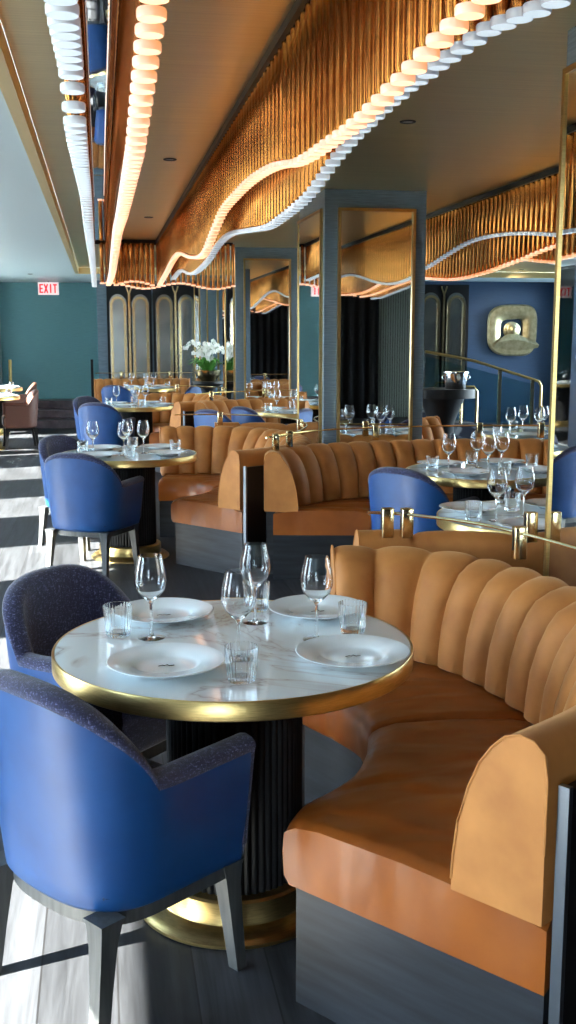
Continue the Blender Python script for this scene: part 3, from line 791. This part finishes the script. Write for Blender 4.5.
for i, c in enumerate('EXIT'): letter(c, -.155+.081*i-(0.006 if c=='T' else 0), t)
MB().box((-.01,-.01,.11),(.01,.01,ZB-2.40)).build('stem', M['steel'], t, smooth=False)

# wall sculpture: twisting bronze relief
t = thing('wall_sculpture', 'square looped bronze relief sculpture on the deep blue wall', 'sculpture', (7.33,18.86,1.67))
def sq(a, r, e=.5):
    c, s_ = math.cos(a), math.sin(a); return (r*math.copysign(abs(c)**e, c), r*math.copysign(abs(s_)**e, s_))
b1 = MB(); rows = []
ring = [(.46,0),(.47,-.05),(.44,-.085),(.36,-.09),(.28,-.075),(.21,-.04),(.2,0)]
for k in range(64):
    a = 2*PI*k/64; r_ = []
    for r0, y_ in ring:
        x, z = sq(a, r0, .55 if r0 > .3 else .45); r_.append((x*(1+.05*math.sin(a+.5)), y_, z*.97+.02*math.sin(2*a)))
    rows.append(r_)
b1.grid(rows, close_u=False, close_v=True); b1.build('outer_loop', M['bronze_art'], t)
b1 = MB()
for i, (r0, cx, cz) in enumerate(((.155,.0,.0),(.135,.02,.01),(.11,.0,.0),(.08,.02,.01),(.05,.01,.0))):
    b1.lathe([(r0,0),(r0,.02),(r0-.015,.028),(0,.03)], 28, (cx, cz, .03+.018*i))
o = b1.build('inner_disc', M['bronze_art'], t); o.rotation_euler = (PI/2,0,0); o.location = (0,0,0)
b1 = MB(); rows = []
for k in range(30):
    u = k/29; rows.append([(-.35+.85*u,-.085-.03*math.sin(u*PI),-.30-.06*math.sin(u*3)),(-.30+.80*u,-.13-.03*math.sin(u*PI),-.22+.05*math.sin(u*4)),(-.16+.55*u,-.09,-.10+.05*math.sin(u*5)),(-.16+.55*u,-.05,-.12)])
b1.grid(rows, close_u=True); b1.build('sweeping_tail', M['bronze_art'], t)

# stair railing and stair in the right hand room
t = thing('stair_railing', 'brass handrail with glass panels descending in front of the blue wall', 'railing', (4.0,12.0,0))
hr = [(-.35,0,1.40),(0,0,1.34),(.25,0,1.29),(.98,0,1.07),(1.03,0,1.05),(1.06,0,1.0),(1.06,0,.45)]
b1 = MB(); b1.tube([Vector(p) for p in hr], .016, 10); b1.build('handrail', M['brass'], t)
for x, zt in ((.1,1.31),(.55,1.19),(.95,1.07)):
    b1 = MB(); b1.box((x-.018,-.018,.2),(x+.018,.018,zt)); b1.build('post', M['brass_pale'], t, smooth=False)
b1 = MB(); b1.prism([(-.35,.25),(.93,.2),(.93,1.03),(-.35,1.35)], -.006, .006, 'y'); b1.build('glass_panel', M['rail_glass'], t, smooth=False)
b1 = MB(); b1.tube([(-.08,-.5,.2),(-.08,-.5,.98),(-.05,-.5,1.02),(.06,-.5,1.02),(.1,-.5,.97),(.1,-.5,.3)], .018, 10); b1.build('end_loop', M['brass_pale'], t)
b1 = MB()
for k in range(5): b1.box((3.3+.42*k,11.4,0),(3.3+.42*(k+1),13.2,.75-.14*k))
struct(b1.build('stair', M['carpet'], smooth=False))

# dark service stand with ice bucket
t = thing('service_stand', 'dark lacquered service stand with rounded top holding the ice bucket', 'stand', (3.28,10.2,0))
b1 = MB(); ol = [(.0+.30*math.cos(a)*(1.1), .24*math.sin(a)) for a in [2*PI*k/40 for k in range(40)]]
b1.prism(ol, .98, 1.07); b1.build('stand_top', M['black'], t, angle=30)
b1 = MB(); b1.lathe([(.24,0),(.24,.04),(.14,.12),(.10,.4),(.13,.75),(.22,.98)], 36); b1.build('stand_body', M['black'], t)
t = thing('ice_bucket', 'polished steel ice bucket with ring handles on the dark stand', 'bucket', (3.40,10.15,1.07))
b1 = MB(); b1.lathe([(0,0),(.095,0),(.10,.006),(.115,.15),(.125,.156),(.125,.166),(.112,.166),(.106,.15),(.09,.012),(0,.012)], 40); b1.build('bucket_body', M['chrome'], t)
for s_ in (-1,1):
    b1 = MB(); b1.tube([(s_*(.112+.03*math.sin(PI*k/8)),0,.135-.05*k/8) for k in range(9)], .006, 6); b1.build('handle', M['chrome'], t)

# orchid arrangement
t = thing('orchid_stand', 'dark flared pedestal below the orchids', 'stand', (1.45,14.95,0))
b1 = MB(); b1.lathe([(.2,0),(.2,.03),(.08,.08),(.06,.6),(.10,.86),(.22,.93),(.22,.96),(0,.96)], 32); b1.build('pedestal', M['black'], t)
t = thing('potted_orchid', 'white orchids with green leaves in a gold bowl between the columns', 'plant', (1.45,14.95,.96))
b1 = MB(); b1.lathe([(0,0),(.09,0),(.10,.01),(.17,.08),(.19,.15),(.18,.15),(.15,.08),(0,.03)], 36); b1.build('bowl', M['brass_pale'], t)
lf = MB(); stm = MB()
for k in range(26):
    a = random.random()*2*PI; L_ = .14+.12*random.random(); r0 = .05
    P = [Vector((math.cos(a)*(r0+L_*u), math.sin(a)*(r0+L_*u), .12+.20*math.sin(u*2.4)*(.6+.5*random.random()))) for u in (0,.35,.7,1)]
    side = Vector((-math.sin(a), math.cos(a), 0)); lf.grid([[p+side*w_, p+Vector((0,0,.006)), p-side*w_] for p, w_ in zip(P, (.012,.028,.024,.003))])
for k in range(9):
    a = 2*PI*k/9+random.random()*.4; R_ = .14+.16*random.random(); top = .42+.12*random.random()
    P, _ = catmull([Vector((0,0,.1)), Vector((math.cos(a)*R_*.3, math.sin(a)*R_*.3, top*.8)), Vector((math.cos(a)*R_*.7, math.sin(a)*R_*.7, top)), Vector((math.cos(a)*R_*1.2, math.sin(a)*R_*1.2, top-.06))], 10)
    stm.tube(P, .004, 5); fl = MB()
    for p in P[3:]:
        for _ in range(2):
            c = p+Vector((random.uniform(-.03,.03),random.uniform(-.03,.03),random.uniform(-.02,.02))); nrm = Vector((random.uniform(-1,1),-1,random.uniform(-.3,.6))).normalized()
            u = nrm.orthogonal().normalized(); v = nrm.cross(u)
            for j in range(5):
                an = 2*PI*j/5; d = u*math.cos(an)+v*math.sin(an); s_ = nrm.cross(d)
                vs = [fl.bm.verts.new(c), fl.bm.verts.new(c+d*.022+s_*.014+nrm*.004), fl.bm.verts.new(c+d*.036), fl.bm.verts.new(c+d*.022-s_*.014+nrm*.004)]; fl.bm.faces.new(vs)
    fl.build('flower_spray', M['petal'], t)
lf.build('leaves', M['leaf'], t); stm.build('stems', M['leaf'], t)

# dark drape behind the camera (seen in the column mirrors)
b1 = MB(); rows = []
for k in range(74):
    x = 3.05+k*.03; yv = Y0+.08+.035*math.sin(k*.9); rows.append([(x,yv,0),(x,yv,2.5)])
b1.grid(rows); o = b1.build('dark_drape', M['black_matte']); tag(o, 'black drape reflected in the mirror of the wide column', 'curtain')
md = o.modifiers.new('thick','SOLIDIFY'); md.thickness = .01

# recessed ceiling lamps
for i, (x, y_, z, d) in enumerate(((.435,6.64,ZC,'small recessed ceiling lamp in the brass ceiling between the nearer chandelier legs'),(.45,9.85,ZC,'small square recessed ceiling lamp farther down the brass ceiling'),
                    (1.5,5.3,ZC,'dark recessed ceiling lamp right of the front chandelier'),(-1.05,17.7,ZB,'recessed lamp in the painted ceiling near the exit sign'),
                    (6.6,16.6,ZC,'added recessed lamp for the fill spot above the blue wall'))):  # last fixture is added to go with the sculpture fill light
    t = thing('recessed_lamp', d, 'ceiling light', (x,y_,z+.0005), 0, 'recessed ceiling lamps')
    MB().lathe([(.028,-.006),(.038,-.006),(.040,-.001),(.028,-.001)], 28, closed=True).build('lamp_ring', M['black'], t)
    MB().lathe([(0,-.003),(.028,-.003),(.028,-.001)], 24).build('lamp_lens', M['lamp_off'], t)

# tall brass-tipped dark stand by the steps at far left
o = MB().tube([(-1.62,20.1,.42),(-1.60,20.1,1.15)], .03, 10).build('step_post', M['brass']); tag(o, 'brass post at the left end of the dark steps', 'post')
o = MB().tube([(-.16,20.1,.42),(-.16,20.1,1.15)], .025, 10).build('step_post', M['black']); tag(o, 'black post at the right end of the dark steps', 'post')

# ------------------------------------------------------------ light
W = bpy.data.worlds.new('World'); S.world = W; W.use_nodes = True; nt = W.node_tree; nt.nodes.clear()
out = N(nt,'ShaderNodeOutputWorld'); bg = N(nt,'ShaderNodeBackground'); tc = N(nt,'ShaderNodeTexCoord'); sx = N(nt,'ShaderNodeSeparateXYZ')
nt.links.new(tc.outputs['Generated'], sx.inputs[0])
mr = N(nt,'ShaderNodeMapRange'); mr.inputs['From Min'].default_value=-1; nt.links.new(sx.outputs['Z'], mr.inputs[0])
rc = ramp(nt, mr.outputs[0], [(0,(.16,.22,.26)),(.47,(.30,.38,.42)),(.5,(.9,.95,1)),(.56,(.72,.86,1)),(.8,(.36,.60,.95))])
nt.links.new(rc, bg.inputs[0]); bg.inputs[1].default_value = 11; nt.links.new(bg.outputs[0], out.inputs[0])
def light(name, kind, loc, energy, col=(1,1,1), **k):
    l = bpy.data.lights.new(name, kind); l.energy = energy; l.color = col
    for a, v in k.items(): setattr(l, a, v)
    o = bpy.data.objects.new(name, l); COL.objects.link(o); o.location = loc; return o
sun = light('sun', 'SUN', (-6,0,6), 85, (1,.93,.82), angle=math.radians(.6))
sun.rotation_euler = Vector((1,.30,-.75)).to_track_quat('-Z','Y').to_euler()

sp = light('ceiling_spot', 'SPOT', (6.6,16.6,ZC-.03), 75, (1,.86,.62), spot_size=math.radians(50), spot_blend=.8, shadow_soft_size=.05)  # fill spot added to brighten the bronze sculpture on the blue wall
sp.rotation_euler = (Vector((7.35,18.85,1.6))-sp.location).to_track_quat('-Z','Y').to_euler()
# ------------------------------------------------------------ camera
cam = bpy.data.cameras.new('camera'); co = bpy.data.objects.new('camera', cam); COL.objects.link(co)
f = 1080.; cam.sensor_fit = 'VERTICAL'; cam.sensor_height = 36; cam.lens = f*36/1024; cam.clip_start = .05; cam.clip_end = 200
p = math.atan(177/f); yaw = math.atan((188/f)/math.sqrt(1+(177/f)**2))
co.location = (0,0,H); co.rotation_euler = (PI/2-p, 0, -yaw)
S.camera = co
S.view_settings.view_transform = 'Standard'; S.view_settings.look = 'None'; S.view_settings.gamma = 1; S.view_settings.use_curve_mapping = False
S.view_settings.exposure = 1.1
cy = S.cycles; cy.use_denoising = True; cy.max_bounces = 14; cy.transmission_bounces = 10; cy.transparent_max_bounces = 16; cy.glossy_bounces = 6; cy.diffuse_bounces = 4
cy.sample_clamp_indirect = 8; cy.caustics_reflective = True; cy.caustics_refractive = True; cy.blur_glossy = .3
